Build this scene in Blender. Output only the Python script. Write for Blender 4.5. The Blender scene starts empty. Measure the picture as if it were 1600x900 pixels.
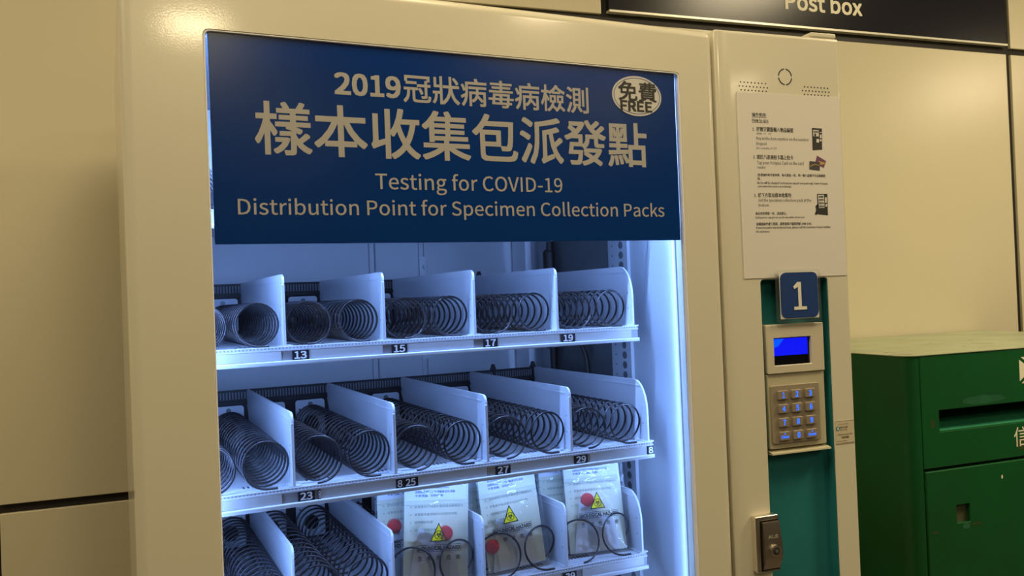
import bpy, bmesh, math, random, os
import numpy as np
from mathutils import Matrix, Vector

# ---------------------------------------------------------------- scene, camera, light
SC = bpy.context.scene
COL = SC.collection
random.seed(7)
EYE = 1.45                                   # camera height above the floor
F_PX = 1341.28                               # focal length for a 1600 px wide frame
CAM_R = np.array([[0.93828, -0.34364, -0.03935], [-0.03326, 0.02359, -0.99917], [0.34428, 0.93881, 0.01071]])
CAM_P = np.array([-0.78696, -1.16680, EYE])
cd = bpy.data.cameras.new('camera')
cam = bpy.data.objects.new('camera', cd)
COL.objects.link(cam)
cd.lens = F_PX / 1600 * 36.0
cd.sensor_width = 36.0
cd.clip_start = 0.02
m = Matrix.Identity(4)
for i in range(3):
    m[i][0] = CAM_R[0][i]; m[i][1] = -CAM_R[1][i]; m[i][2] = -CAM_R[2][i]; m[i][3] = CAM_P[i]
cam.matrix_world = m
SC.camera = cam
SC.view_settings.view_transform = 'Standard'
SC.view_settings.look = 'None'
SC.view_settings.gamma = 1
SC.view_settings.exposure = 0.0
SC.view_settings.use_curve_mapping = False

w = bpy.data.worlds.new('world'); SC.world = w; w.use_nodes = True
w.node_tree.nodes['Background'].inputs[0].default_value = (1.0, 0.80, 0.50, 1)
w.node_tree.nodes['Background'].inputs[1].default_value = 0.04

def area(name, loc, target, size, power, color, sy=None, shape='DISK', spread=math.pi):
    l = bpy.data.lights.new(name, 'AREA'); l.shape = shape; l.size = size
    if sy: l.size_y = sy
    l.energy = power; l.color = color; l.spread = spread
    o = bpy.data.objects.new(name, l); COL.objects.link(o)
    o.location = loc
    d = Vector(target) - Vector(loc)
    o.rotation_euler = d.to_track_quat('-Z', 'Y').to_euler()
    return o
WARM = (1.0, 0.82, 0.50)
# concourse ceiling downlights; broad left ones are added to lift wall and door top
for k, (lx, ly, e, sz_) in enumerate([(-0.2, -3.18, 8, .3), (1.18, -2.26, 6, .3), (4.3, -1.95, 20, .4), (-2.2, -0.65, 15, 1.1), (2.6, -3.6, 3, .3), (0.9, -5.2, 2, .3), (1.5, -0.60, 18, .5), (-0.45, -0.60, 8, .9)]):
    area('downlight', (lx, ly, 2.78), (lx, ly, 0), sz_, e * 2.0, WARM)

# ---------------------------------------------------------------- frames of reference
# machine frame: x right, y into the machine, z relative to eye level; its front is turned 5 degrees from the wall
DEL = 0.0892
BXR = 0.8878
CS, SN = math.cos(DEL), -math.sin(DEL)
def m2w(x, y, z):
    x -= BXR
    return (CS * x + SN * y, -SN * x + CS * y, z + EYE)
def back(x, y, ax, val, machine):
    """point where the sight line of a photo measurement meets a real plane"""
    d = CAM_R.T @ np.array([(x - 800) / F_PX, (y - 450) / F_PX, 1.0])
    c = CAM_P - np.array([0, 0, EYE])
    if machine:
        inv = lambda v: np.array([CS * v[0] - SN * v[1], SN * v[0] + CS * v[1], v[2]])
        d = inv(d); c = inv(c); c[0] += BXR
    t = (val - c[ax]) / d[ax]
    return c + t * d
def MP(x, y, Y): return back(x, y, 1, Y, True)
def WP(x, y, V): return back(x, y, 1, V, False)

# ---------------------------------------------------------------- materials
def mat(name, col, rough=0.5, metal=0.0, bump=0.0, bscale=60, vary=0.0, vscale=4, emit=None, estr=0, spec=0.5, coat=0.0, dark=None, trans=0, detail=3, bdist=0.002):
    mt = bpy.data.materials.new(name); mt.use_nodes = True
    nt = mt.node_tree; b = nt.nodes['Principled BSDF']
    b.inputs['Base Color'].default_value = (*col, 1)
    b.inputs['Roughness'].default_value = rough
    b.inputs['Metallic'].default_value = metal
    b.inputs['Specular IOR Level'].default_value = spec
    b.inputs['Coat Weight'].default_value = coat
    b.inputs['Coat Roughness'].default_value = 0.08
    b.inputs['Transmission Weight'].default_value = trans
    if emit:
        b.inputs['Emission Color'].default_value = (*emit, 1); b.inputs['Emission Strength'].default_value = estr
    tc = nt.nodes.new('ShaderNodeTexCoord')
    if bump:
        n = nt.nodes.new('ShaderNodeTexNoise'); n.inputs['Scale'].default_value = bscale; n.inputs['Detail'].default_value = detail
        bp = nt.nodes.new('ShaderNodeBump'); bp.inputs['Strength'].default_value = bump; bp.inputs['Distance'].default_value = bdist
        nt.links.new(tc.outputs['Object'], n.inputs['Vector']); nt.links.new(n.outputs['Fac'], bp.inputs['Height'])
        nt.links.new(bp.outputs['Normal'], b.inputs['Normal'])
        if coat: nt.links.new(bp.outputs['Normal'], b.inputs['Coat Normal'])
    if vary:
        n = nt.nodes.new('ShaderNodeTexNoise'); n.inputs['Scale'].default_value = vscale; n.inputs['Detail'].default_value = 6
        r = nt.nodes.new('ShaderNodeValToRGB'); r.color_ramp.elements[0].position = 0.35; r.color_ramp.elements[1].position = 0.7
        dk = dark or tuple(c * (1 - vary) for c in col)
        r.color_ramp.elements[0].color = (*dk, 1); r.color_ramp.elements[1].color = (*col, 1)
        nt.links.new(tc.outputs['Object'], n.inputs['Vector']); nt.links.new(n.outputs['Fac'], r.inputs['Fac'])
        nt.links.new(r.outputs['Color'], b.inputs['Base Color'])
    return mt
def clear_mat(name, tint, gloss_rough, refl, bump=0.0, bscale=40, cloud=0.0):
    """thin clear sheet: sees through, mirrors by Fresnel, optional milky share"""
    mt = bpy.data.materials.new(name); mt.use_nodes = True
    nt = mt.node_tree; nt.nodes.clear()
    out = nt.nodes.new('ShaderNodeOutputMaterial'); tr = nt.nodes.new('ShaderNodeBsdfTransparent'); gl = nt.nodes.new('ShaderNodeBsdfGlossy')
    mx = nt.nodes.new('ShaderNodeMixShader'); fr = nt.nodes.new('ShaderNodeFresnel'); fr.inputs['IOR'].default_value = refl
    tr.inputs[0].default_value = (*tint, 1); gl.inputs['Roughness'].default_value = gloss_rough; gl.inputs[0].default_value = (1, 1, 1, 1)
    nt.links.new(fr.outputs[0], mx.inputs[0]); nt.links.new(gl.outputs[0], mx.inputs[2])
    src = tr.outputs[0]
    if cloud:
        df = nt.nodes.new('ShaderNodeBsdfDiffuse'); df.inputs[0].default_value = (.85, .87, .9, 1)
        m2 = nt.nodes.new('ShaderNodeMixShader'); m2.inputs[0].default_value = cloud
        nt.links.new(tr.outputs[0], m2.inputs[1]); nt.links.new(df.outputs[0], m2.inputs[2]); src = m2.outputs[0]
    nt.links.new(src, mx.inputs[1]); nt.links.new(mx.outputs[0], out.inputs[0])
    if bump:
        tc = nt.nodes.new('ShaderNodeTexCoord'); n = nt.nodes.new('ShaderNodeTexNoise'); n.inputs['Scale'].default_value = bscale
        bp = nt.nodes.new('ShaderNodeBump'); bp.inputs['Strength'].default_value = bump; bp.inputs['Distance'].default_value = .008
        nt.links.new(tc.outputs['Object'], n.inputs['Vector']); nt.links.new(n.outputs['Fac'], bp.inputs['Height'])
        nt.links.new(bp.outputs[0], gl.inputs['Normal']); nt.links.new(bp.outputs[0], fr.inputs['Normal'])
    return mt
PAINT = mat('cream_gloss_paint', (.70, .655, .52), .28, bump=.035, bscale=420, coat=.5, bdist=.001)
PANEL = mat('wall_panel_enamel', (.68, .62, .455), .24, bump=.03, bscale=9, vary=.04, vscale=1.5, bdist=.004)
GAP = mat('dark_joint', (.013, .010, .008), .6, vary=.3, vscale=20)
TEAL = mat('teal_paint', (.022, .185, .200), .38, spec=.3, bump=.05, bscale=12, vary=.08, vscale=8, bdist=.004)
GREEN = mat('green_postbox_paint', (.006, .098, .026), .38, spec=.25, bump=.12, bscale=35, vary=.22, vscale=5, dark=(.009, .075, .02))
GREENTOP = mat('dusty_sheen_green_paint', (.42, .48, .31), .36, bump=.2, bscale=30, vary=.22, vscale=11)  # dusty green, with the wall's grazing sheen also put into the colour
RUBBED = mat('rubbed_green_paint', (.03, .27, .14), .5, vary=.2, vscale=15)
BANNER = mat('blue_banner_print', (.001, .032, .19), .22, bump=.02, bscale=5, bdist=.01, spec=.3)
_nt = BANNER.node_tree; _b = _nt.nodes['Principled BSDF']; _o = _nt.nodes['Material Output']
_t = _nt.nodes.new('ShaderNodeBsdfTranslucent'); _t.inputs[0].default_value = (.03, .42, .95, 1); _m = _nt.nodes.new('ShaderNodeMixShader'); _m.inputs[0].default_value = .035
_nt.links.new(_b.outputs[0], _m.inputs[1]); _nt.links.new(_t.outputs[0], _m.inputs[2]); _nt.links.new(_m.outputs[0], _o.inputs[0])      # vinyl sheet lets a little of the lamp light through
PRINTW = mat('white_print', (.40, .385, .37), .6)
BADGEW = mat('badge_white', (.60, .58, .55), .5)
NAVY = mat('navy_label', (.012, .045, .19), .4)
BLACK = mat('black_print', (.015, .014, .014), .6)
GREYP = mat('grey_print', (.10, .095, .09), .6)
PAPER = mat('paper', (.74, .70, .65), .75, bump=.15, bscale=5, vary=.03, bdist=.004)
SIGNBLK = mat('sign_black', (.013, .013, .019), .22, spec=.25)
SIGNTXT = mat('sign_lettering', (.85, .80, .62), .5)
EDGE = mat('aluminium_edge', (.75, .72, .62), .35, metal=.3)
CHROME = mat('chrome', (.85, .80, .72), .28, metal=1, bump=.05, bscale=50)
CHROMED = mat('brushed_metal', (.50, .44, .37), .33, metal=1, bump=.1, bscale=80)
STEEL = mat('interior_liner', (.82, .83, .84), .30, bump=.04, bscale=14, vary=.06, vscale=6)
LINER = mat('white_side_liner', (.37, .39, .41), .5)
DARKP = mat('smoky_side_panel', (.11, .12, .125), .22, vary=.3, vscale=7)
TRAY = mat('white_tray_metal', (.60, .62, .65), .35, bump=.02, bscale=80)
DIVM = mat('frosted_plastic', (.78, .80, .84), .33, bump=.06, bscale=22, vary=.06, vscale=14)
DIVM.node_tree.nodes['Principled BSDF'].inputs['Alpha'].default_value = .87
INSERT = mat('white_insert', (.50, .51, .52), .4)
RAILG = mat('grey_label_holder', (.30, .30, .32), .4)
RAILB = mat('tan_label_holder', (.33, .29, .24), .5)
STICK = mat('black_sticker', (.012, .012, .02), .45)
STICKT = mat('white_numeral', (.88, .9, .92), .5)
COILM = mat('dark_coil_wire', (.020, .018, .024), .25, metal=.3, spec=.9)
BOARD = mat('dark_motor_board', (.018, .018, .022), .5, vary=.4, vscale=30)
TOOTH = mat('grey_comb_tooth', (.20, .20, .22), .5)
PLATE = mat('white_motor_plate', (.82, .84, .88), .4)
SCREW = mat('screw_metal', (.25, .26, .28), .35, metal=.8)
RUBBER = mat('dark_cable', (.02, .017, .016), .5)
FOIL = mat('foil_tape', (.9, .92, .95), .35, metal=.2, bump=1.0, bscale=160)
GASK = mat('white_gasket', (.85, .85, .85), .4)
GLASS = clear_mat('window_glass', (.93, .96, .97), .02, 1.30)
FILM = clear_mat('bag_film', (.95, .96, .98), .07, 1.34, bump=1.0, bscale=30, cloud=.05)
ACRYL = clear_mat('clear_acrylic', (.95, .97, .96), .08, 1.2, bump=.3, bscale=30, cloud=.03)
CARD = mat('cream_card', (.80, .79, .58), .6, vary=.04)
NOTE = mat('white_note', (.86, .87, .90), .6)
FAINT = mat('faint_blue_print', (.10, .12, .22), .6)
FAINTC = mat('faint_card_print', (.30, .31, .24), .6)
RED = mat('red_cap', (.72, .035, .035), .4)
TISSUE = mat('white_packet', (.80, .82, .86), .5, bump=.5, bscale=30)
YELLOW = mat('hazard_yellow', (.80, .68, .01), .5)
LCD = mat('blue_display', (.0, .0, .05), .3, emit=(.003, .008, 1.0), estr=.9)
LCDG = mat('blue_display_glow', (.0, .0, .05), .3, emit=(.0, .10, 1.0), estr=1.0)
LCDK = mat('black_display_glass', (.003, .003, .005), .15)
KEYB = mat('keypad_base_plastic', (.30, .25, .18), .5)
KEYM = mat('key_plastic', (.26, .215, .165), .45)
KEYL = mat('lit_key_legend', (.02, .05, .3), .5, emit=(.03, .16, 1.0), estr=1.3)
MODP = mat('beige_terminal_plastic', (.60, .54, .42), .45)
MODD = mat('dull_beige_plastic', (.50, .46, .32), .45)
SILV = mat('clear_sticker', (.62, .55, .40), .35)
BROWNP = mat('sticker_print', (.14, .10, .06), .6)
LEDM = mat('led_tube', (.9, .9, .9), .5, emit=(.30, .52, 1.0), estr=1.3)
FLOORM = mat('floor_tiles', (.09, .075, .06), .35, vary=.15, vscale=3)
CEILM = mat('ceiling_paint', (.32, .28, .2), .7)
PURPLE = mat('card_purple', (.16, .05, .12), .5); GOLD = mat('card_gold', (.5, .33, .08), .5); CARDK = mat('card_dark', (.05, .045, .06), .5)

# ---------------------------------------------------------------- mesh kit
def rr(x0, x1, z0, z1, r, n=5):
    """rounded rectangle, counter-clockwise seen from the front (x right, z up)"""
    r = max(r, 1e-5); pts = []
    for cx, cz, a0 in ((x1 - r, z1 - r, 0), (x0 + r, z1 - r, 90), (x0 + r, z0 + r, 180), (x1 - r, z0 + r, 270)):
        for k in range(n):
            a = math.radians(a0 + 90 * k / (n - 1)); pts.append((cx + r * math.cos(a), cz + r * math.sin(a)))
    return pts
class G:
    def __init__(s): s.v = []; s.f = []
    def ring(s, pts): i = len(s.v); s.v += [tuple(p) for p in pts]; return list(range(i, i + len(pts)))
    def bridge(s, a, b):
        n = len(a)
        for k in range(n): s.f.append((a[k], a[(k + 1) % n], b[(k + 1) % n], b[k]))
    def box(s, x0, x1, y0, y1, z0, z1):
        a = s.ring([(x0, y0, z0), (x1, y0, z0), (x1, y1, z0), (x0, y1, z0)]); b = s.ring([(x0, y0, z1), (x1, y0, z1), (x1, y1, z1), (x0, y1, z1)])
        s.f.append(tuple(a[::-1])); s.f.append(tuple(b)); s.bridge(a, b); return s
    def plate(s, x0, x1, z0, z1, yf, yb, cr=.002, bev=.001, hole=None, hcr=.002, n=5, nb=3, hbev=.0008, bl=1.0):
        """upright slab with rounded corners and a rounded front edge, optional rounded hole"""
        R = []
        R.append(s.ring([(x, yb, z) for x, z in rr(x0, x1, z0, z1, cr, n)]))
        for k in range(nb + 1):
            a = math.radians(90 * k / nb); i = bev * (1 - math.cos(a)); y = yf + bev * (1 - math.sin(a))
            R.append(s.ring([(x, y, z) for x, z in rr(x0 + i * bl, x1 - i, z0 + i, z1 - i, max(cr - i, 1e-4), n)]))
        i = bev * 1.15 + .0001
        R.append(s.ring([(x, yf, z) for x, z in rr(x0 + i * bl, x1 - i, z0 + i, z1 - i, max(cr - i, 1e-4), n)]))
        for a, b in zip(R, R[1:]): s.bridge(b, a)
        if hole:
            hx0, hx1, hz0, hz1 = hole
            hb = hbev * 1.3
            H0 = s.ring([(x, yf, z) for x, z in rr(hx0 - hb, hx1 + hb, hz0 - hb, hz1 + hb, hcr + hb, n)])
            H = [s.ring([(x, yf, z) for x, z in rr(hx0 - hbev, hx1 + hbev, hz0 - hbev, hz1 + hbev, hcr + hbev, n)]),
                 s.ring([(x, yf + hbev, z) for x, z in rr(hx0, hx1, hz0, hz1, hcr, n)]),
                 s.ring([(x, yb, z) for x, z in rr(hx0, hx1, hz0, hz1, hcr, n)])]
            s.bridge(H0, R[-1]); s.bridge(H[0], H0); s.bridge(H[1], H[0]); s.bridge(H[2], H[1]); s.bridge(R[0], H[2])
        else:
            s.f.append(tuple(R[-1][::-1])); s.f.append(tuple(R[0]))
        return s
    def prism(s, poly, ax, a, b):
        """polygon extruded along an axis; poly gives the other two coordinates in order"""
        def mk(p, t): return {0: (t, p[0], p[1]), 1: (p[0], t, p[1]), 2: (p[0], p[1], t)}[ax]
        A = s.ring([mk(p, a) for p in poly]); B = s.ring([mk(p, b) for p in poly])
        s.bridge(A, B); s.f.append(tuple(A[::-1])); s.f.append(tuple(B)); return s
    def tube(s, path, r, n=8, cap=True):
        P = [Vector(p) for p in path]; rs = r if isinstance(r, (list, tuple)) else [r] * len(P); prev = None; up = None
        for i, p in enumerate(P):
            t = (P[min(i + 1, len(P) - 1)] - P[max(i - 1, 0)]).normalized()
            if up is None: up = Vector((0, 0, 1)) if abs(t.z) < .9 else Vector((1, 0, 0))
            up = (up - t * up.dot(t)).normalized(); q = t.cross(up)
            ring = s.ring([p + (up * math.cos(2 * math.pi * k / n) + q * math.sin(2 * math.pi * k / n)) * rs[i] for k in range(n)])
            if prev: s.bridge(prev, ring)
            elif cap: s.f.append(tuple(ring[::-1]))
            prev = ring
        if cap: s.f.append(tuple(prev))
        return s
    def disc(s, c, r, y0, y1, n=16, rx=None):
        rx = rx or r
        s.prism([(c[0] + rx * math.cos(2 * math.pi * k / n), c[1] + r * math.sin(2 * math.pi * k / n)) for k in range(n)], 1, y0, y1); return s
    def mesh(s, name, mt, base=(0, 0, 0), smooth=40):
        me = bpy.data.meshes.new(name)
        bx, by, bz = base
        me.from_pydata([(x - bx, y - by, z - bz) for x, y, z in s.v], [], s.f)
        bm = bmesh.new(); bm.from_mesh(me); bmesh.ops.recalc_face_normals(bm, faces=bm.faces); bm.to_mesh(me); bm.free()
        me.materials.append(mt)
        if smooth:
            me.polygons.foreach_set('use_smooth', [True] * len(me.polygons)); me.set_sharp_from_angle(angle=math.radians(smooth))
        me.update(); return me
FONT = None
try:
    FONT = bpy.data.fonts.load(os.path.join(bpy.utils.system_resource('DATAFILES'), 'fonts', 'Noto Sans CJK Regular.woff2'))
except Exception:
    FONT = None
def glyphs(text, bold=0.0, res=3, spacing=1.0, shear=0.0, font='sans'):
    cu = bpy.data.curves.new('text', 'FONT'); cu.body = text; cu.size = 1; cu.resolution_u = res
    cu.space_character = spacing; cu.shear = shear; cu.fill_mode = 'FRONT'
    if FONT and all(ord(c) < 128 for c in text): cu.font = FONT
    o = bpy.data.objects.new('text', cu); COL.objects.link(o)
    bpy.context.view_layer.update()
    me = bpy.data.meshes.new_from_object(o.evaluated_get(bpy.context.evaluated_depsgraph_get()))
    v = np.empty(len(me.vertices) * 3); me.vertices.foreach_get('co', v); v = v.reshape(-1, 3)
    f = [tuple(p.vertices) for p in me.polygons]
    bpy.data.objects.remove(o); bpy.data.curves.remove(cu); bpy.data.meshes.remove(me)
    return v, f
def text_into(g, text, x0, x1, z0, z1, y, bold=0.0, **kw):
    """lettering laid flat in the plane y, filling the given box"""
    v, f = glyphs(text, bold, **kw)
    if FONT and all(ord(c) < 128 for c in text): bold = (bold + .010) * .36      # this face is drawn smaller in its em
    if len(v) == 0: return
    mn = v.min(0); mx = v.max(0)
    # weight: the flat outline laid down several times around its own edge
    if bold <= 0: sh = [(0, 0)]
    elif kw.get('res', 3) == 1: sh = [(-.6 * bold, 0), (.6 * bold, 0)]
    else: sh = [(bold * a, bold * b) for a in (-1, 0, 1) for b in (-1, 0, 1)]
    e = bold if bold > 0 and kw.get('res', 3) != 1 else 0
    ex = bold * .6 if bold > 0 and kw.get('res', 3) == 1 else e
    sx = (x1 - x0) / (mx[0] - mn[0] + 2 * ex); sz = (z1 - z0) / (mx[1] - mn[1] + 2 * e)
    for q_, (dx, dz) in enumerate(sh):
        i = len(g.v)
        g.v += [(x0 + (a[0] - mn[0] + ex + dx) * sx, y - q_ * 4e-6, z0 + (a[1] - mn[1] + e + dz) * sz) for a in v]
        g.f += [tuple(i + k for k in q) for q in f]

# ---------------------------------------------------------------- objects
def put(name, me, parent=None, kind=None, label=None):
    o = bpy.data.objects.new(name, me); COL.objects.link(o)
    if parent: o.parent = parent
    if kind: o['kind'] = kind
    if label: o['label'] = label
    return o
class Thing:
    """an Empty at the base of a thing; parts are meshes written in the thing's own frame"""
    def __init__(s, name, label, cat, base, machine=False, group=None):
        s.e = bpy.data.objects.new(name, None); COL.objects.link(s.e); s.e.empty_display_size = .05
        s.base = base
        if machine: s.e.location = m2w(*base); s.e.rotation_euler = (0, 0, DEL)
        else: s.e.location = (base[0], base[1], base[2] + EYE)
        s.e['label'] = label; s.e['category'] = cat
        if group: s.e['group'] = group
    def part(s, name, g, mt, parent=None, kind=None, label=None, smooth=40):
        return put(name, g.mesh(name, mt, s.base, smooth), parent or s.e, kind, label)
def struct(name, g, mt): return put(name, g.mesh(name, mt, (0, 0, -EYE)), kind='structure')

# ---------------------------------------------------------------- the setting
WALLV = .70
struct('floor', G().box(-4.5, 5.5, -7.5, .80, -EYE - .05, -EYE), FLOORM)
struct('ceiling', G().box(-4.5, 5.5, -7.5, .80, 1.36, 1.41), CEILM)
wb = struct('wall_back', G().box(-4.5, 5.5, WALLV + .0085, .80, -EYE, 1.36), GAP)
XJ = [-3.815 + 1.327 * k for k in range(8)]          # centre of each upright joint
ZJ = [-1.395, -.364, .671, 1.36]
for a in range(len(XJ) - 1):
    for b in range(len(ZJ) - 1):
        g = G(); hx = .0095; z0 = ZJ[b] + .0085; z1 = ZJ[b + 1] - (.0105 if b == 1 else .0085)
        if a == 3 and b == 2:                         # the panel above the sign
            z0 = .975
        g.plate(XJ[a] + hx, XJ[a + 1] - hx, z0, z1, WALLV, WALLV + .0084, .001, .0015)
        put('panel', g.mesh('panel', PANEL, (0, 0, -EYE)), wb)

# sign over the post box
sg = Thing('wall_sign', 'long black sign panel reading Post box on the wall above the cabinet', 'sign', (.826, WALLV, .683))
sg.part('panel', G().plate(.1745, 1.4815, .689, .965, WALLV - .006, WALLV + .0084, .001, .001), SIGNBLK)
sg.part('edge_trim', G().box(.1745, 1.4815, WALLV - .009, WALLV + .0084, .6835, .6888), EDGE)
g = G(); text_into(g, 'Post box', .694, .948, .7305, .780, WALLV - .0066, bold=.012)
sg.part('lettering', g, SIGNTXT)

# ---------------------------------------------------------------- vending machine
WX0, WX1, WZ1, WZ0 = .1147, .8179, .3400, -.62
MT = .4125
vm = Thing('vending_machine', 'large cream vending machine with lit glass front and blue banner', 'vending machine', (.4546, .3, -EYE), True)
BX0, BX1 = .0214, .8860
vm.part('door', G().plate(BX0, BX1, -1.38, MT, 0, .026, .012, .012, hole=(WX0, WX1, WZ0, WZ1), hcr=.007, n=7, nb=5), PAINT)
g = G()
g.box(BX0 + .002, BX0 + .030,   .030, .62, -1.40, MT - .004); g.box(BX1 - .030, BX1 - .002,   .030, .62, -1.40, MT - .004)
g.box(BX0 + .030, BX1 - .030,  .030, .62, MT - .030, MT - .004); g.box(BX0 + .030, BX1 - .030,   .030, .62, -1.40, WZ0 - .03)
g.box(BX0 + .030, BX1 - .030, .600, .62, WZ0 - .03, MT - .03)
g.box(BX0 + .05, BX1 - .05, .08, .60, -EYE + .001, -1.40)
vm.part('cabinet_body', g, PAINT)
vm.part('glass', G().plate(WX0 - .006, WX1 + .006, WZ0 - .006, WZ1 + .006, .009, .013, .006, .0005), GLASS)
g = G(); g.plate(WX0 + .0001, WX1 - .0001, WZ0 + .0001, WZ1 - .0001, .0005, .0088, .007, .0004, hole=(WX0 + .0022, WX1 - .0022, WZ0 + .0022, WZ1 - .0022), hcr=.006, n=7)
vm.part('window_gasket', g, GASK, label='thin pale gasket round the window')
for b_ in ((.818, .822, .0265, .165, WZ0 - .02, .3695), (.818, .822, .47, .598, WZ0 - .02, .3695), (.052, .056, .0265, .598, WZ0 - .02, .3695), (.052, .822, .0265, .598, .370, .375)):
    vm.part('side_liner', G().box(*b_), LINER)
# back wall of the cavity: three sheets with a raised seam
XS = [.056, MP(577, 400, .577)[0], MP(588, 400, .577)[0], MP(655, 400, .577)[0], MP(664, 400, .577)[0], .818]
for a_, b_ in ((0, 1), (2, 3), (4, 5)): vm.part('back_sheet', G().plate(XS[a_], XS[b_], WZ0 - .02, .37, .582, .598, .001, .001), STEEL)
vm.part('seam_strip', G().plate(XS[1] + .002, XS[2] - .001, WZ0 - .02, .37, .588, .598, .001, .001), STEEL)
vm.part('seam_strip', G().plate(XS[3] + .001, XS[4] - .001, WZ0 - .02, .37, .584, .598, .001, .001), STEEL)
za = MP(660, 401, .582)[2]
vm.part('foil_tape', G().plate(XS[3] + .001, XS[4] + .001, -.12, za, .5805, .5815, .001, .0003), FOIL, label='crinkled shiny foil tape over a seam')
g = G(); q = MP(664, 417, .58); g.disc((q[0], q[2]), .005, .578, .582, 14)
vm.part('screw_head', g, SCREW)
vm.part('smoky_panel', G().box(.8185, .8215, .222, .47, WZ0 - .02, .37), DARKP, label='dark smoky panel on the right inner wall')
# perforated upright on the right inner wall
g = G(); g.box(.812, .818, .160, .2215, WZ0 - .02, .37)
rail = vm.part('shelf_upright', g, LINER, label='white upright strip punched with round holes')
for k in range(48):
    z = .118 - .0174 * (k - 12)
    if z < -.60 or z > .33: continue
    ring = [(.1795 + .0065 * math.cos(2 * math.pi * i / 14), z + .0065 * math.sin(2 * math.pi * i / 14)) for i in range(14)]
    vm.part('punched_hole', G().prism(ring, 0, .8112, .8121), DARKP, rail)
    g = G().prism([(.2075 + .0014 * math.cos(2 * math.pi * i / 8), z + .0014 * math.sin(2 * math.pi * i / 8)) for i in range(8)], 0, .8113, .8121)
    vm.part('rivet_hole', g, DARKP, rail)
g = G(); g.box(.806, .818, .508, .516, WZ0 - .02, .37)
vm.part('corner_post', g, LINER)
g = G(); g.box(.792, .818, .516, .578, WZ0 - .02, .37)
vm.part('corner_post', g, STEEL)
# cables down the back of the right wall
g = G(); g.tube([(.811, .441, .30), (.811, .441, .12), (.811, .444, .085)], .0068, 10); g.tube([(.811, .445, .093), (.811, .446, .088), (.811, .446, .052), (.811, .446, .046)], [.008, .0125, .0125, .007], 12)
g.tube([(.811, .446, .05), (.811, .444, -.03), (.811, .44, -.06)], .0068, 10)
g.tube([(.811, .443, -.055), (.810, .443, -.06), (.810, .443, -.105)], [.008, .0135, .0135], 12); g.tube([(.811, .443, -.10), (.811, .443, -.3)], .007, 10)
vm.part('cable', g, RUBBER)
g = G(); P = [(.810, .43, -.062), (.808, .41, -.063), (.806, .38, -.069), (.806, .35, -.080), (.808, .325, -.095), (.812, .315, -.115), (.814, .31, -.16)]
g.tube(P, .0042, 10)
vm.part('cable', g, RUBBER)
# lamp tubes inside the door, left edge and top edge
g = G(); g.tube([(.072, .040, -.58), (.072, .040, .33)], .006, 10)
vm.part('lamp_tube', g, LEDM)
g = G(); g.tube([(.14, .042, .358), (.79, .042, .358)], .006, 10)
vm.part('lamp_tube', g, LEDM)
LEDC = (.25, .43, 1.0)
def marea(loc, tgt, sx, sy, power):
    return area('interior_lamp', m2w(*loc), m2w(*tgt), sx, power, LEDC, sy=sy, shape='RECTANGLE')
o = marea((.079, .040, -.12), (.25, .60, -.12), .012, .9, 4.6)
# long side of the strip upright
d = (Vector(m2w(.25, .60, -.12)) - Vector(m2w(.079, .040, -.12))).normalized(); z = -d; y = Vector((0, 0, 1)); x = y.cross(z).normalized()
mm = Matrix((x, y, z)).transposed().to_4x4(); mm.translation = Vector(m2w(.079, .040, -.12)); o.matrix_world = mm
g = G(); g.tube([(.8150, .0300, -.58), (.8150, .0300, .33)], .0022, 8)
vm.part('lamp_tube', g, LEDM)
o = marea((.8120, .0310, -.12), (.6, .60, -.12), .006, .9, 1.3)
d = (Vector(m2w(.6, .60, -.12)) - Vector(m2w(.8120, .0310, -.12))).normalized(); z = -d; y = Vector((0, 0, 1)); x = y.cross(z).normalized()
mm = Matrix((x, y, z)).transposed().to_4x4(); mm.translation = Vector(m2w(.8120, .0310, -.12)); o.matrix_world = mm
o = marea((.47, .05, .350), (.47, .12, .0), .62, .014, 12)
d = (Vector(m2w(.47, .16, .0)) - Vector(m2w(.47, .05, .350))).normalized(); z = -d; x = Vector((math.cos(DEL), math.sin(DEL), 0)); y = z.cross(x).normalized()
mm = Matrix((x, y, z)).transposed().to_4x4(); mm.translation = Vector(m2w(.47, .05, .350)); o.matrix_world = mm

# banner on the glass
bn = Thing('banner', 'blue banner with Chinese and English lettering across the top of the machine window', 'sign', (.466, .005, .078), True)
bn.part('sheet', G().plate(.1205, .8105, .0786, .3385, .0035, .0085, .001, .0004), BANNER)
def bt(g, s, xl, yt_l, yb_l, xr, bold, y=.0033, ybr=None, **kw):
    a = MP(xl, yb_l, 0); b = MP(xl, yt_l, 0); c = MP(xr, ybr if ybr else yb_l, 0)
    text_into(g, s, a[0], c[0], (a[2] + (c[2] if ybr else a[2])) / 2, b[2] + ((c[2] - a[2]) / 2 if ybr else 0), y, bold, **kw)
g = G(); bt(g, '2019', 524, 111.5, 147, 628, .020, ybr=153); bt(g, '冠狀病毒病檢測', 632, 114.5, 160, 922, .012, ybr=176)
bn.part('lettering', g, PRINTW)
g = G(); bt(g, '樣本收集包派發點', 400, 156, 241.5, 1014, .014, ybr=261)
bn.part('lettering', g, PRINTW)
g = G(); bt(g, 'Testing for COVID-19', 588.5, 271, 306, 881, -.005, ybr=305)
bn.part('lettering', g, PRINTW)
g = G(); bt(g, 'Distribution Point for Specimen Collection Packs', 373, 308, 342.5, 1040.5, -.005, ybr=344)
bn.part('lettering', g, PRINTW)
cx, cz = MP(997, 148, 0)[0], MP(997, 149.5, 0)[2]; ex, ez = .0445, .0305
bn.part('badge', G().disc((cx, cz), ez, .0028, .0036, 48, ex), BADGEW, label='white oval reading FREE in black')
g = G()
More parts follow.
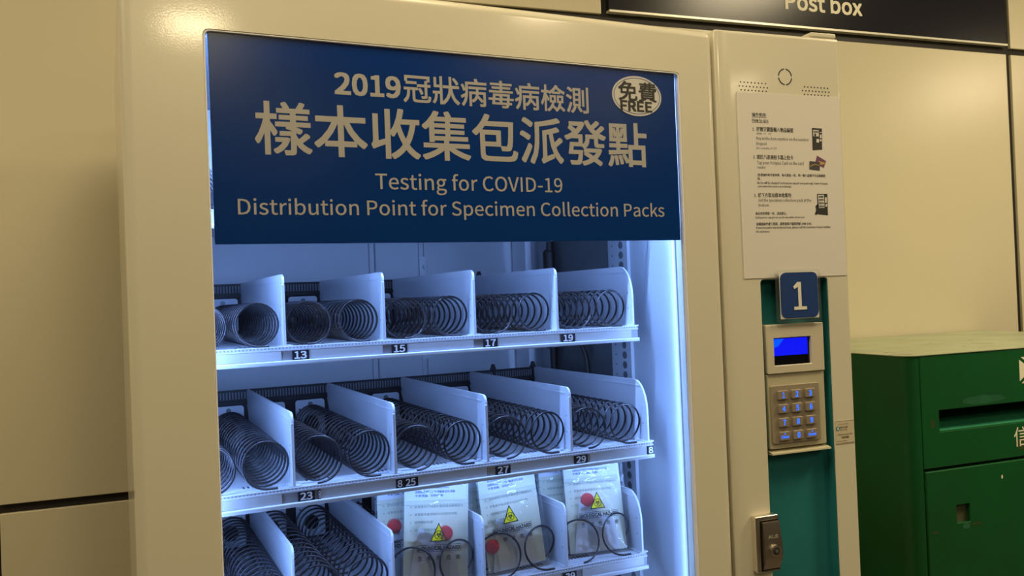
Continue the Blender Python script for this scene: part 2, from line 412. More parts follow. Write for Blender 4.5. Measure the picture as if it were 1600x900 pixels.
for k in range(48):
    a0, a1 = 2 * math.pi * k / 48, 2 * math.pi * (k + 1) / 48
    i = len(g.v)
    for a, s in ((a0, .0026), (a1, .0026), (a1, .0036), (a0, .0036)): g.v.append((cx + (ex - s) * math.cos(a), .0027, cz + (ez - s) * math.sin(a)))
    g.f.append((i, i + 1, i + 2, i + 3))
bn.part('badge_ring', g, NAVY)
g = G(); bt(g, '免費', 968, 123, 154, 1028, .018, y=.0026, ybr=162); bt(g, 'FREE', 971, 154, 171, 1021, .028, y=.0026, ybr=177)
bn.part('lettering', g, BLACK, label='black lettering reading FREE')

# ---------------------------------------------------------------- trays with coils
def helix(g, cx, cz, y0, length, pitch, r, rw, hand, stub=.016, seg=26, n=6):
    turns = length / pitch; N = int(turns * seg); V = []; i0 = len(g.v)
    pts = [(cx + hand * stub, y0 - .0006, cz - r, 0)]
    for k in range(N + 1):
        pts.append((None, y0 + pitch * k / seg, None, 2 * math.pi * k / seg))
    prev = None
    for (a, y, b, ph) in pts:
        er = (-hand * math.sin(ph), -math.cos(ph))
        px = cx + r * er[0] if a is None else a; pz = cz + r * er[1] if b is None else b
        ring = [len(g.v) + q for q in range(n)]
        for q in range(n):
            t = 2 * math.pi * q / n; g.v.append((px + rw * math.cos(t) * er[0], y + rw * math.sin(t), pz + rw * math.cos(t) * er[1]))
        if prev: g.bridge(prev, ring)
        else: g.f.append(tuple(ring))
        prev = ring
    g.f.append(tuple(prev[::-1]))
DX0, DL = .2176, .1408
TX0, TX1 = .066, .7865
def tray(label, zs, d, rc, pitches, inserts, numbers, tans=(), clips=(), lamp=.55, L=.405, yrow=0, cells=range(-1, 4)):
    t = Thing('vending_tray', label, 'tray', ((TX0 + TX1) / 2, d + L / 2, zs), True, 'coil trays of the vending machine')
    t.part('shelf', G().box(TX0, TX1, d, d + L, zs - .0025, zs), TRAY)
    # slots and dashes pressed in the shelf
    g = G()
    for k in range(118):
        x = TX0 + .006 + k * .006
        g.box(x, x + .003, d + .004, d + .0052, zs, zs + .0003)
        if k % 2 == 0: g.box(x, x + .006, d + .017, d + .0185, zs, zs + .0003)
    t.part('light_dashes', g, INSERT, kind='stuff')
    g = G()
    for k in range(118):
        x = TX0 + .006 + k * .006
        if (k // 7) % 2 == 0: g.box(x, x + .0025, d + .034, d + .044, zs, zs + .0004)
    t.part('dark_slots', g, BOARD, kind='stuff')
    g = G(); g.plate(TX0, TX1, zs - .0236, zs + .0006, d - .0015, d + .0005, .0004, .0004)
    g.plate(TX0, TX1, zs - .0245, zs - .0186, d - .0075, d - .0012, .0005, .0015); g.box(TX0, TX1, d - .0035, d - .0012, zs - .0052, zs - .0030)
    rail = t.part('front_rail', g, TRAY)
    g = G()
    for k in range(150): g.box(TX0 + .003 + k * .0048, TX0 + .0052 + k * .0048, d - .0023, d - .0014, zs - .0026, zs - .0006)
    t.part('rail_teeth', g, RAILG, rail, kind='stuff')
    t.part('label_channel', G().plate(TX0 + .001, TX1 - .001, zs - .0187, zs - .0050, d - .0022, d - .0012, .0003, .0002), RAILG, rail)
    for a, b, y in inserts:
        t.part('label_insert', G().plate(MP(a, y, d)[0], MP(b, y, d)[0], zs - .0183, zs - .0055, d - .0034, d - .0021, .0004, .0004), INSERT, rail)
    for a, b, y in tans:
        t.part('label_backing', G().plate(MP(a, y, d)[0], MP(b, y, d)[0], zs - .0185, zs - .0053, d - .0030, d - .0021, .0004, .0004), RAILB, rail)
    for s, a, b, y in numbers:
        x0, x1 = MP(a, y, d)[0], MP(b, y, d)[0]
        st = t.part('number_sticker', G().plate(x0, x1, zs - .0188, zs - .0052, d - .0044, d - .0023, .0004, .0003), STICK)
        g = G(); w_ = x1 - x0
        if s == '8 25':
            text_into(g, '8', x0 + .0015, x0 + .0085, zs - .0172, zs - .0072, d - .0046, .006); text_into(g, '25', x0 + .0135, x1 - .004, zs - .0172, zs - .0068, d - .0046, .016)
        elif s == '|':
            text_into(g, '8', x0 + .0005, x1 - .0002, zs - .0172, zs - .0072, d - .0046, .008)
        elif s == '8': text_into(g, s, x0 + w_ * .15, x1 - w_ * .12, zs - .0172, zs - .0068, d - .0046, .008)
        else: text_into(g, s, x0 + w_ * .12, x1 - w_ * .14, zs - .0172, zs - .0068, d - .0046, .016)
        t.part('numeral', g, STICKT, st)
    # strip and lamp added under the front lip to brighten packs and rear
    t.part('added_lamp_strip', G().box(TX0 + .01, TX1 - .01, d + .002, d + .008, zs - .0240, zs - .0215), LEDM, rail)
    if lamp:
        lo = area('tray_fill_lamp', (0, 0, 0), (0, 0, 1), .70, lamp, LEDC, sy=.005, shape='RECTANGLE')
        p0 = Vector(m2w(.43, d + .006, zs - .0262)); z = -(Vector(m2w(.43, d + .006 + .75, zs - .0262 - .66)) - p0).normalized(); x = Vector((math.cos(DEL), math.sin(DEL), 0)); y = z.cross(x).normalized()
        mm = Matrix((x, y, z)).transposed().to_4x4(); mm.translation = p0; lo.matrix_world = mm
    # dividers
    for i in range(-1, 5):
        x = DX0 + i * DL; H = .0992; last = (i == 4); th = .0016
        cr = .034 if last else .012; poly = [(d + .0005, zs)]
        poly.append((d + .0005, zs + H - cr * (1.5 if last else 1)))
        for k in range(7):
            a = math.radians(15 * k); poly.append((d + .0005 + cr * (1 - math.cos(a)), zs + H - cr * (1.5 if last else 1) * (1 - math.sin(a))))
        poly += [(d + L - .010, zs + H), (d + L - .002, zs + H - .003), (d + L - .002, zs + H - .030), (d + L - .014, zs + H - .045), (d + L - .012, zs)]
        g = G().prism(poly, 0, x - th, x + th)
        dv = t.part('divider', g, DIVM)
        g = G()
        if not last: g.plate(x - .0028, x + .0012, zs, zs + H - .014, d - .0005, d + .002, .001, .0008)
        g.box(x - .006, x + .010, d + .001, d + .03, zs, zs + .0018)
        g.box(x - th - .0008, x - th, d + .014, d + L - .02, zs + H - .0100, zs + H - .0088)
        t.part('divider_flange', g, DIVM, dv)
        for a in ((d + .0125, zs + .055), (d + .0125, zs + .030)):
            g = G().prism([(a[0] + .0013 * math.cos(k * .785), a[1] + .0013 * math.sin(k * .785)) for k in range(8)], 0, x - th - .0004, x - th)
            t.part('peg_hole', g, RAILG, dv)
    # back board with comb, motor plates, coils
    t.part('motor_board', G().box(TX0, .7805, d + L, d + L + .004, zs, zs + .0985), BOARD)
    g = G()
    for k in range(140):
        x = TX0 + .003 + k * .0051
        if x < .776 and (x - DX0) % DL > .006: g.box(x, x + .0024, d + L - .0015, d + L, zs + .082, zs + .0945)
    t.part('comb_teeth', g, TOOTH, kind='stuff')
    g = G(); g.box(TX0, .7805, d + L - .006, d + L, zs + .074, zs + .079)
    t.part('cross_bar', g, BOARD)
    for cx_ in clips:
        g = G(); g.prism([(cx_ - .006, zs + .0985), (cx_ + .006, zs + .0985), (cx_ + .002, zs + .110), (cx_ - .002, zs + .110)], 1, d + L - .004, d + L + .002); g.tube([(cx_, d + L - .001, zs + .105), (cx_ + .002, d + L - .003, zs + .085), (cx_ - .004, d + L - .004, zs + .05)], .0025, 8)
        t.part('cable_clip', g, RUBBER)
    for i in cells:
        for s, (off, hand) in enumerate(((.0360, -1), (.1065, 1))):
            cx = DX0 + i * DL + off
            if cx < .10: continue
            pl = t.part('motor_plate', G().plate(cx - .026, cx + .026, zs + .006, zs + .072, d + L - .010, d + L - .007, .005, .0006), PLATE)
            g = G().disc((cx, zs + .0645), .0042, d + L - .0125, d + L - .010, 12)
            t.part('screw', g, SCREW, pl)
            for dx_ in (-.019, .019): t.part('dot_hole', G().disc((cx + dx_, zs + .056), .0016, d + L - .0105, d + L - .010, 8), BLACK, pl)
            t.part('motor_hub', G().disc((cx, zs + rc + .001), .013, d + L - .016, d + L - .010, 16), BOARD, pl)
            p = pitches[i + 1]
            g = G(); helix(g, cx, zs + rc + .0018, d + .004, L - .02, p, rc, .00165, hand, stub=.005 if hand < 0 else .013)
            t.part('coil', g, COILM, smooth=80)
    return t
I1 = [(338, 439, 557), (482, 597, 550), (635, 739, 540), (776, 873, 530), (897, 985, 524)]
tray('coil tray just above, mostly hidden behind the blue banner', .1310, .100, .0292, [.022] * 5, [(300, 1060, 345)], [])
tray('upper visible coil tray with number stickers 13, 15, 17 and 19', -.0554, .100, .0292, [.0235, .0220, .0235, .0240, .0225], I1,
     [('13', 456, 482, 557), ('15', 611, 635, 546), ('17', 754, 776, 536), ('19', 876, 896, 527)], clips=(.680,))
tray('middle coil tray pulled slightly forward with number stickers 23, 25, 27 and 29', -.2417, .070, .0305, [.0215, .0205, .0215, .0215, .0210],
     [(340, 440, 780), (500, 618, 768), (652, 760, 750), (796, 895, 728), (920, 1009, 712)],
     [('23', 465, 491, 775), ('|', 496, 500, 772), ('8 25', 618, 652, 753), ('27', 773, 796, 733), ('29', 896, 916, 716), ('8', 1010, 1019, 703)],
     tans=[(760, 773, 738), (917, 919.6, 715)], clips=(.690, .7785), lamp=.85)
tray('lower coil tray holding the bagged specimen packs with number sticker 39', -.4275, .100, .0312, [.021, .026, .047, .047, .047],
     [(300, 430, 960), (660, 760, 915), (780, 876, 905), (908, 1005, 885)], [('39', 879, 899, 896)])

# ---------------------------------------------------------------- specimen packs
PW, PH = .104, .163
def bagfilm(seed, off, front=True):
    rnd = random.Random(seed); g = G(); nx, nz = 22, 30
    ph = [(rnd.uniform(20, 70), rnd.uniform(15, 60), rnd.uniform(0, 6.28), rnd.uniform(.0004, .0013)) for _ in range(9)]
    for j in range(nz + 1):
        for i in range(nx + 1):
            u, v = i / nx, j / nz; x = (u - .5) * (PW + .006) ; z = v * (PH + .004)
            bulge = math.sin(math.pi * u) ** .6 * (.35 + .65 * math.sin(math.pi * min(1, v * 1.5 + .12)) if v < .62 else .22)
            wr = sum(a * 1.4 * math.sin(kx * x + kz * z + p) for kx, kz, p, a in ph) * math.sin(math.pi * u)
            g.v.append((x, off - bulge * .007 - wr * .9, z))
    for j in range(nz):
        for i in range(nx):
            a = j * (nx + 1) + i; g.f.append((a, a + 1, a + nx + 2, a + nx + 1))
    return g
def make_pack(label):
    t = Thing('specimen_pack', label, 'packet', (0, 0, 0), False, 'bagged specimen packs on the lower tray')
    t.e.location = (0, 0, 0); t.base = (0, 0, 0)
    t.part('card', G().plate(-PW / 2 + .002, PW / 2 - .002, .003, PH - .002, .000, .0008, .001, .0002), CARD)
    nt = t.part('note', G().plate(-PW / 2 + .003, PW / 2 - .005, PH - .040, PH - .003, -.0012, -.0004, .001, .0002), NOTE, label='white printed note at the top of the pack')
    g = G(); z = PH - .012
    for s, w_ in (('Please ensure the viral transport', .62), ('medium in the tube does not leak, and', .70), ('do not discard by yourselves.', .52), ('請確保採樣管中的運輸液沒有洩漏', .60), ('不要洩漏，切勿自棄。', .44)):
        text_into(g, s, -.034, -.034 + w_ * PW, z, z + .0040, -.0014, .06, res=1); z -= .0057
    t.part('lettering', g, FAINT, nt, kind='stuff')
    g = G(); z = PH - .051
    for s in ('此採樣包只供個人使用請勿轉讓他人', '收集樣本後請盡快交回指定地點', '請參閱說明書', '切勿飲用管內液體'):
        g.disc((-.040, z + .0018), .0009, -.0004, -.0001, 8)
        text_into(g, s, -.034, -.034 + .0050 * len(s) * .95, z, z + .0042, -.0002, .01, res=1); z -= .0115
    t.part('card_lettering', g, FAINTC, kind='stuff')
    g = G(); g.tube([(.022, -.004, .012), (.020, -.004, .082)], .0068, 12)
    t.part('tube', g, ACRYL)
    g = G(); g.tube([(0, -.0065, 0), (0, -.0060, 0), (0, -.0010, 0)], [.0085, .0108, .0112], 20)
    rc_ = t.part('red_cap', g, RED, label='round red cap seen through the bag'); rc_.location = (.0140, -.0003, .0730)
    g = G(); g.prism([(-.044, .004), (.036, .004), (.030, .052), (.004, .066), (-.028, .084)], 1, -.0050, -.0035)
    t.part('folded_packet', g, TISSUE)
    f = t.part('bag', bagfilm(3, -.0052), FILM, smooth=80)
    for b_ in ((-PW / 2 - .004, PW / 2 + .004, PH - .046, PH - .0445, -.0082, -.0075), (PW / 2 - .001, PW / 2 + .003, .0, PH, -.004, -.0035), (-PW / 2 - .003, -PW / 2 + .001, .0, PH, -.004, -.0035)):
        t.part('bag_seam', G().plate(*b_, .0004, .0002), ACRYL, f)
    # hazard mark printed on the bag
    hx, hz = .000, .0640; s = .0132; yb = -.0150
    g = G(); g.prism([(hx - s, hz), (hx + s, hz), (hx, hz + 2.05 * s)], 1, yb, yb + .0003)
    hm = t.part('hazard_mark', g, BLACK, label='yellow triangle with a biohazard symbol')
    k = .84; c = hz + .72 * s
    g = G(); g.prism([(hx - s * k, c - (c - hz) * k), (hx + s * k, c - (c - hz) * k), (hx, c + (hz + 2.05 * s - c) * k)], 1, yb - .0003, yb + .0001)
    t.part('triangle_fill', g, YELLOW, hm)
    g = G(); text_into(g, '\u2623', hx - .0068, hx + .0068, hz + .0030, hz + .0160, yb - .0005, .01)
    t.part('symbol', g, BLACK, hm)
    g = G(); z0, z1 = .0500, .0590
    text_into(g, 'BIOLOGICAL HAZARD', hx - .0320, hx + .0330, z0 + .0014, z1 - .0014, yb, .035, res=2)
    g.box(hx - .0335, hx + .0345, yb, yb + .0002, z1 - .0002, z1 + .0004); g.box(hx - .0335, hx + .0345, yb, yb + .0002, z0 - .0004, z0 + .0002)
    g.box(hx - .0335, hx - .0330, yb, yb + .0002, z0, z1); g.box(hx + .0339, hx + .0345, yb, yb + .0002, z0, z1)
    for q, ch in enumerate('生物性危害'): text_into(g, ch, hx - .0315 + q * .0145, hx - .0245 + q * .0145, .0370, .0440, yb, .01, res=2)
    t.part('hazard_lettering', g, BLACK)
    return t.e
def copy_tree(o, parent=None):
    c = o.copy(); COL.objects.link(c)
    if parent: c.parent = parent
    for ch in [q for q in bpy.data.objects if q.parent == o and q != c]: copy_tree(ch, c)
    return c
PACKS = [  # x, y, roll, lean, yaw, cap x and z, mark lift, label
    (.4335, .136, 4.5, -7, -6, .0135, .0740, .0, 'front clear bag in the bay below stickers 25 and 27, hazard mark in its middle'),
    (.5700, .134, -3.0, -7, 0, -.0400, .0430, .0110, 'clear bag below sticker 27 with red cap at its lower left'),
    (.7190, .136, 0.5, -11, -9, -.0130, .0870, .0080, 'rightmost clear bag, below sticker 29, with its red cap beside the hazard triangle'),
    (.4110, .183, 1.0, -4, 0, -.0250, .0820, .0, 'clear bag tucked behind the leftmost bag, only its left side and red cap showing'),
    (.6870, .184, 2.0, -5, 0, .0, .0500, .0, 'clear bag behind the rightmost bag, a sliver of its note and cream card showing'),
    (.5600, .184, 0.0, -5, 0, .0, .0500, .0, 'clear bag hidden mostly behind the middle bag'),
]
proto = None
for i, (px, py, roll, lean, yaw, capx, capz, lift, lab) in enumerate(PACKS):
    if proto is None: proto = make_pack(lab); o = proto
    else: o = copy_tree(proto)
    o['label'] = lab
    o.location = m2w(px, py, -.4265)
    o.rotation_euler = (Matrix.Rotation(DEL + math.radians(yaw), 3, 'Z') @ Matrix.Rotation(math.radians(lean), 3, 'X') @ Matrix.Rotation(math.radians(roll), 3, 'Y')).to_euler()
    for ch in o.children:
        kind_ = ch.name.split('.')[0]
        if kind_ == 'red_cap': ch.location = (capx, -.0003, capz)
        if kind_ == 'tube': ch.location = (capx - .020, 0, capz - .088)
        if kind_ in ('hazard_mark', 'hazard_lettering'): ch.location = (-.008 if i == 1 else 0, 0, lift)

# ---------------------------------------------------------------- payment cabinet
CX0, CX1, CT = .003, .2490, .4165
TZ1 = .0125
pc = Thing('payment_cabinet', 'narrow cream payment cabinet with teal recess and keypad right of the window', 'cabinet', (.125, .3, -EYE))
pc.part('door', G().plate(CX0, CX1, -1.40, CT, 0, .05, .004, .006, hole=(.0700, .2035, -.85, TZ1), hcr=.006, n=6, nb=6, bl=4.0), PAINT)
g = G(); g.box(CX0 + .003, CX1 - .001, .0505, .62, -1.40, CT - .003); g.box(CX0 + .02, CX1 - .02, .07, .60, -EYE + .001, -1.40)
pc.part('cabinet_body', g, PAINT)
g = G(); g.box(.0685, .205, .0185, .050, -.852, .014)
pc.part('recess_panel', g, TEAL, label='teal panel set back in the cabinet front')
g = G()
g.plate(.0702, .2033, -.8495, .0123, .0012, .0187, .0058, .0004, hole=(.0712, .2023, -.8485, .0113), hcr=.005, n=6)
pc.part('recess_lining', g, TEAL)
# small folded flap on top
g = G().plate(.1930, .2455, CT + .0004, CT + .0088, .0030, .0450, .003, .002)
pc.part('top_flap', g, PAINT, label='small folded metal flap lifting off the top')
g = G()
for (x0, x1, z0, z1, n) in ((.0476, .0957, .3328, .3323, 8), (.0448, .0991, .3264, .3256, 9), (.0482, .0963, .3202, .3196, 8), (.1734, .2206, .3310, .3306, 8), (.1691, .2229, .3245, .3242, 9), (.1727, .2213, .3182, .3178, 8)):
    for k in range(n):
        t = k / (n - 1); g.disc((x0 + (x1 - x0) * t, z0 + (z1 - z0) * t), .0013, -.0003, .0004, 8)
pc.part('speaker_holes', g, BLACK, kind='stuff')
for k in range(4):
    g = G(); a0 = math.radians(90 * k + 7); a1 = math.radians(90 * k + 83); R0, R1 = .0120, .0139; n = 10; P = []
    for q in range(n + 1): a = a0 + (a1 - a0) * q / n; P.append((.135 + R1 * math.cos(a), .3455 + R1 * math.sin(a)))
    for q in range(n, -1, -1): a = a0 + (a1 - a0) * q / n; P.append((.135 + R0 * math.cos(a), .3455 + R0 * math.sin(a)))
    A = g.ring([(x, -.0003, z) for x, z in P]); B = g.ring([(x, .0004, z) for x, z in P]); g.bridge(A, B)
    for q in range(n): g.f.append((A[q], A[q + 1], A[2 * n - q], A[2 * n + 1 - q]))
    pc.part('ring_slot', g, BLACK)
# terminal with display and keypad
g = G(); g.plate(.0765, .1900, -.1420, -.0618, -.0005, .0190, .002, .0015, hole=(.0905, .1640, -.1285, -.0838), hcr=.0008)
tm = pc.part('terminal_housing', g, MODP)
pc.part('display_glass', G().box(.0905, .1640, .0045, .0060, -.1285, -.0838), LCDK, tm)
pc.part('display', G().box(.0908, .1600, .0038, .0046, -.1130, -.0852), LCD, tm, label='glowing blue screen')
pc.part('display_glow', G().prism([(.0910, -.0856), (.1130, -.0856), (.1010, -.0975), (.0910, -.1000)], 1, .0033, .0038), LCDG, tm)
g = G(); g.plate(.0765, .1900, -.2640, -.1425, .0025, .0190, .002, .0015)
g.prism([(.0190, -.2640), (-.0035, -.2695), (-.0040, -.2720), (.0190, -.2740)], 0, .0765, .1930)
pc.part('keypad_housing', g, MODD, tm)
kp = pc.part('keypad', G().plate(.0800, .1760, -.2555, -.1605, -.0012, .0030, .004, .0012), KEYB, label='dull brown metal keypad with blue lit keys')
KEYS = ['1', '2', '3', '4', '5', '6', '7', '8', '9', 'Clear', '0', 'Cancel']
for i, s in enumerate(KEYS):
    c, r = i % 3, i // 3; kx = .1010 + c * .0268 + r * .0002; kz = -.1765 - r * .0222
    pc.part('key', G().plate(kx - .0098, kx + .0098, kz - .0074, kz + .0074, -.0048, -.0008, .0015, .0012), KEYM, kp)
    g = G()
    if len(s) == 1: text_into(g, s, kx - .0028 if s != '1' else kx - .0016, kx + .0030, kz - .0047, kz + .0047, -.0050, .03)
    else: text_into(g, s, kx - .0078, kx + .0078, kz - .0035, kz + .0015, -.0050, .035); g.disc((kx, kz + .0038), .0014, -.0050, -.0047, 8)
    pc.part('key_legend', g, KEYL, kp)
# lock with lifting handle
lk = pc.part('lock_plate', G().plate(.0320, .0760, -.4540, -.3640, -.0130, .0002, .003, .002, hole=(.0400, .0745, -.4515, -.3715), hcr=.001), CHROME, label='shiny chrome lock housing')
pc.part('lock_recess', G().box(.0395, .075, -.0015, .0002, -.452, -.371), BLACK, lk)
g = G(); g.prism([(-.0165, -.3740), (-.0030, -.3725), (-.0030, -.4500), (-.0135, -.4490), (-.0225, -.4300), (-.0225, -.4080)], 0, .0425, .0740)
pc.part('lock_handle', g, CHROMED, lk)
pc.part('lock_cylinder', G().disc((.0590, -.4175), .0092, -.0265, -.022, 24), CHROME, lk)
pc.part('lock_core', G().disc((.0590, -.4175), .0062, -.0272, -.0264, 24), BLACK, lk)
pc.part('keyway', G().disc((.0590, -.4175), .0028, -.0282, -.027, 16), CHROME, lk)
g = G(); text_into(g, 'ALS', .0485, .0675, -.3985, -.3935, -.0206, .03)
for i, (x, y, z) in enumerate(g.v): g.v[i] = (x, -.0165 - .006 * ((-.3740 - z) / .034) - .0004, z)
pc.part('lettering', g, EDGE, lk)

# ---------------------------------------------------------------- instruction sheet
sh = Thing('instruction_sheet', 'white paper instruction sheet headed How to use, stuck on the payment cabinet', 'notice', (.14, 0, .02))
P = [WP(1150, 143.3, 0), WP(1310.6, 153, 0), WP(1321.2, 430.2, 0), WP(1160.2, 432.4, 0)]
px0, px1 = P[0][0], P[1][0]; pz1, pz0 = P[0][2], P[2][2]
g = G().plate(px0, px1, pz0, pz1, -.0009, -.0004, .0004, .0001)
pg = sh.part('paper', g, PAPER)
YT = -.0011
def pt(name, mt, s, x0, y0, x1, y1, bold=.01, **kw):
    g = G(); a = WP(x0, y1, 0); b = WP(x0, y0, 0); c = WP(x1, y1, 0); text_into(g, s, a[0], c[0], a[2], b[2], YT, bold, res=1, **kw); sh.part(name, g, mt)
pt('heading_lettering', BLACK, '操作使用:', 1174.5, 176, 1197, 182, .03); pt('heading_lettering', BLACK, 'How to use:', 1174.7, 184.8, 1200.5, 190.5, .03)
pt('heading_lettering', BLACK, '1.', 1175.3, 199.5, 1178.5, 204.5, .03); pt('heading_lettering', BLACK, '於數字鍵盤輸入物品編號', 1181.5, 198, 1239, 205.5, .035)
pt('heading_lettering', BLACK, '2.', 1176.3, 242.5, 1179.8, 247.5, .03); pt('heading_lettering', BLACK, '請於八達通拍卡器上拍卡', 1182, 241.5, 1239, 248.8, .035)
pt('heading_lettering', BLACK, '3.', 1177.8, 303, 1181, 308, .03); pt('heading_lettering', BLACK, '於下方取出樣本收集包', 1184, 301.5, 1236, 308.5, .035)
for (xa, xb, y) in ((1174.5, 1197, 183.2), (1174.7, 1200, 191.4)):
    a = WP(xa, y, 0); b = WP(xb, y, 0); sh.part('underline', G().box(a[0], b[0], YT, YT + .0001, a[2], a[2] + .0005), BLACK)
pt('body_lettering', GREYP, '(例如: 17、37)', 1181.6, 207, 1204, 211, .0); pt('body_lettering', GREYP, 'Key in the item number on the number', 1181.5, 213.2, 1263, 220, .005)
pt('body_lettering', GREYP, 'keypad', 1181.6, 221.5, 1197, 228, .005); pt('body_lettering', GREYP, '(For example, 17, 37)', 1181.6, 229.3, 1213, 233.8, .0)
pt('body_lettering', GREYP, 'Tap your Octopus Card on the card', 1182.5, 251, 1255, 258.5, .005); pt('body_lettering', GREYP, 'reader', 1183, 259, 1196, 263.5, .005)
pt('body_lettering', GREYP, 'Get the specimen collection pack at the', 1184.5, 310, 1267, 316.8, .005); pt('body_lettering', GREYP, 'bottom', 1185, 318, 1201, 323, .005)
pt('small_lettering', BLACK, '(免費操作時不會收費，每人限取一包。同一個八達通不可以連續使', 1183, 271, 1289, 276.3, .03); pt('small_lettering', BLACK, '用。', 1183, 277.3, 1188, 281.5, .03)
pt('small_lettering', BLACK, 'No fee will be charged. Each person can get one pack only. Same Octopus', 1183, 283.6, 1292.5, 288.6, .03); pt('small_lettering', BLACK, 'card cannot be used consecutively.)', 1183, 289.3, 1236, 293.6, .03)
pt('small_lettering', BLACK, '每位市民限取一包，派完即止。', 1180, 331.3, 1229, 336.3, .03, shear=.2); pt('small_lettering', BLACK, 'Each person can get one pack only while stocks last.', 1180, 338, 1257, 342.5, .02)
pt('small_lettering', BLACK, '如機器操作遇上問題，請致電客戶服務熱線 2988 3189。', 1181, 347.6, 1268, 352.8, .03, shear=.2)
pt('small_lettering', BLACK, 'If you encounter any technical issue, please call the Customer Service Hotline', 1181, 353.8, 1297, 358.6, .03, shear=.15); pt('small_lettering', BLACK, 'for assistance', 1181, 360, 1202, 363.6, .03, shear=.15)
def quad(g, pts, y): A = [WP(a, b, 0) for a, b in pts]; g.prism([(p[0], p[2]) for p in A], 1, y, y + .0001)
gk = G(); quad(gk, [(1268, 200), (1283.5, 201), (1284, 234), (1269, 235)], YT); sh.part('printed_picture', gk, BLACK)
gk = G(); gw = G(); gd = G(); quad(gk, [(1276, 303), (1292, 303), (1293, 336.5), (1277, 335)], YT)
quad(gk, [(1273.5, 322), (1276, 320), (1279.5, 323), (1280, 331), (1275, 336), (1272.6, 335), (1274.5, 329)], YT - .0001)
gk.disc((WP(1277, 321, 0)[0], WP(1277, 321, 0)[2]), .0022, YT - .0001, YT, 10); gd.disc((WP(1273, 211, 0)[0], WP(1273, 211, 0)[2]), .0022, YT - .0004, YT, 10)
for q in ([(1269.8, 203), (1278.5, 203.5), (1278.5, 213.5), (1270, 213)], [(1280.3, 206.5), (1282.7, 206.7), (1282.7, 208), (1280.3, 208)], [(1280.2, 210.5), (1282.8, 210.5), (1282.8, 216), (1280.2, 216)],
          [(1275, 217.5), (1279, 217.5), (1279, 223), (1275, 223)], [(1280.4, 218), (1282.8, 218), (1282.8, 221), (1280.4, 221)],
          [(1277.2, 304.5), (1286.5, 304.5), (1287.5, 325), (1279, 325)], [(1288.2, 308.5), (1291, 308.5), (1291, 317), (1288.4, 317)], [(1289, 319), (1291.4, 319), (1291.5, 323), (1289.2, 323)]):
    quad(gw, q, YT - .0002)
for r in range(4):
    for c in range(4): x, y = 1278.6 + c * 1.9 + r * .25, 306 + r * 5; quad(gd, [(x, y), (x + 1.2, y), (x + 1.2, y + 3), (x, y + 3)], YT - .0004)
for c in range(4): x = 1270.8 + c * 1.9; quad(gd, [(x, 204.5), (x + 1.2, 204.5), (x + 1.2, 208), (x, 208)], YT - .0004)
sh.part('printed_picture', gk, BLACK); sh.part('picture_highlights', gw, PAPER, kind='stuff'); sh.part('picture_details', gd, BLACK, kind='stuff')
g = G(); quad(g, [(1275.8, 243.2), (1290, 251.8), (1286.5, 262.5), (1272.8, 256)], YT); sh.part('printed_card', g, PURPLE)
g = G(); quad(g, [(1278, 252), (1288, 254), (1287, 257), (1278, 258)], YT - .0002); sh.part('card_glow', g, GOLD)
g = G(); quad(g, [(1264.2, 252), (1280.4, 253.5), (1280, 266.5), (1264, 264.5)], YT - .0003); sh.part('printed_card', g, CARDK)
g = G(); quad(g, [(1265, 260.5), (1268, 257.5), (1273, 256.5), (1279.8, 258.5), (1279.8, 259.3), (1273, 257.5), (1268.5, 258.8), (1265, 261.5)], YT - .0005); sh.part('card_stripe', g, GOLD)

# number sign in a clear pocket
ns = Thing('number_sign', 'blue rounded sign with white numeral 1 in a clear pocket above the keypad', 'sign', (.14, 0, -.055))
ns.part('clear_pocket', G().plate(.0950, .1845, -.0590, .0275, -.0052, -.0042, .002, .0003), ACRYL)
ns.part('white_backing', G().plate(.1020, .1785, -.0535, .0225, -.0060, -.0053, .001, .0002), PAPER)
ns.part('blue_plate', G().plate(.1030, .1775, -.0520, .0225, -.0070, -.0060, .0110, .0003, n=8), NAVY)
g = G()
g.prism([(.1402, .0035), (.1335, -.0010), (.1335 - .0070, -.0010)], 1, -.0074, -.0071) if False else None
zt, zb = .0065, -.0390
g.prism([(.1350, zt), (.1430, zt), (.1430, zb + .0050), (.1370, zb + .0050), (.1370, zt - .0080)], 1, -.0076, -.0071)
g.prism([(.1360, zt), (.1372, zt - .0075), (.1295, zt - .0115), (.1275, zt - .0075)], 1, -.0077, -.0072)
g.prism([(.1280, zb), (.1530, zb), (.1530, zb + .0052), (.1280, zb + .0052)], 1, -.0077, -.0072)
ns.part('numeral', g, mat('numeral_white', (.80, .76, .66), .5))

# coating sticker
cs = Thing('sticker', 'small clear film sticker with dark print low on the right edge of the cabinet', 'sticker', (.2255, 0, -.248))
cs.part('label_film', G().plate(.2062, .2448, -.2675, -.2285, -.0006, .0001, .0008, .0001), SILV)
g = G(); y = -.0009
text_into(g, 'Protected by', .2125, .2335, -.2358, -.2330, y, .0, res=1); text_into(g, 'BIOLIN', .2150, .2310, -.2415, -.2380, y, .04, res=1); text_into(g, 'NanoTech', .2155, .2295, -.2452, -.2425, y, .02, res=1)
text_into(g, 'Antimicrobial Film', .2100, .2405, -.2530, -.2498, y, .0, res=1); text_into(g, '抗菌薄膜', .2175, .2330, -.2585, -.2545, y, .05, res=1)
for z, a, b in ((-.2290, .2065, .2445), (-.2625, .2065, .2280), (-.2660, .2065, .2445)): g.box(a, b, y, y + .0001, z, z + .0004)
cs.part('lettering', g, BROWNP)
cs.part('emblem', G().disc((.2105, -.2415), .0036, -.0010, -.0005, 16), TEAL)
g = G().prism([(.2090, -.2440), (.2125, -.2425), (.2115, -.2390), (.2098, -.2400)], 1, -.0013, -.0009)
cs.part('emblem_mark', g, NOTE)

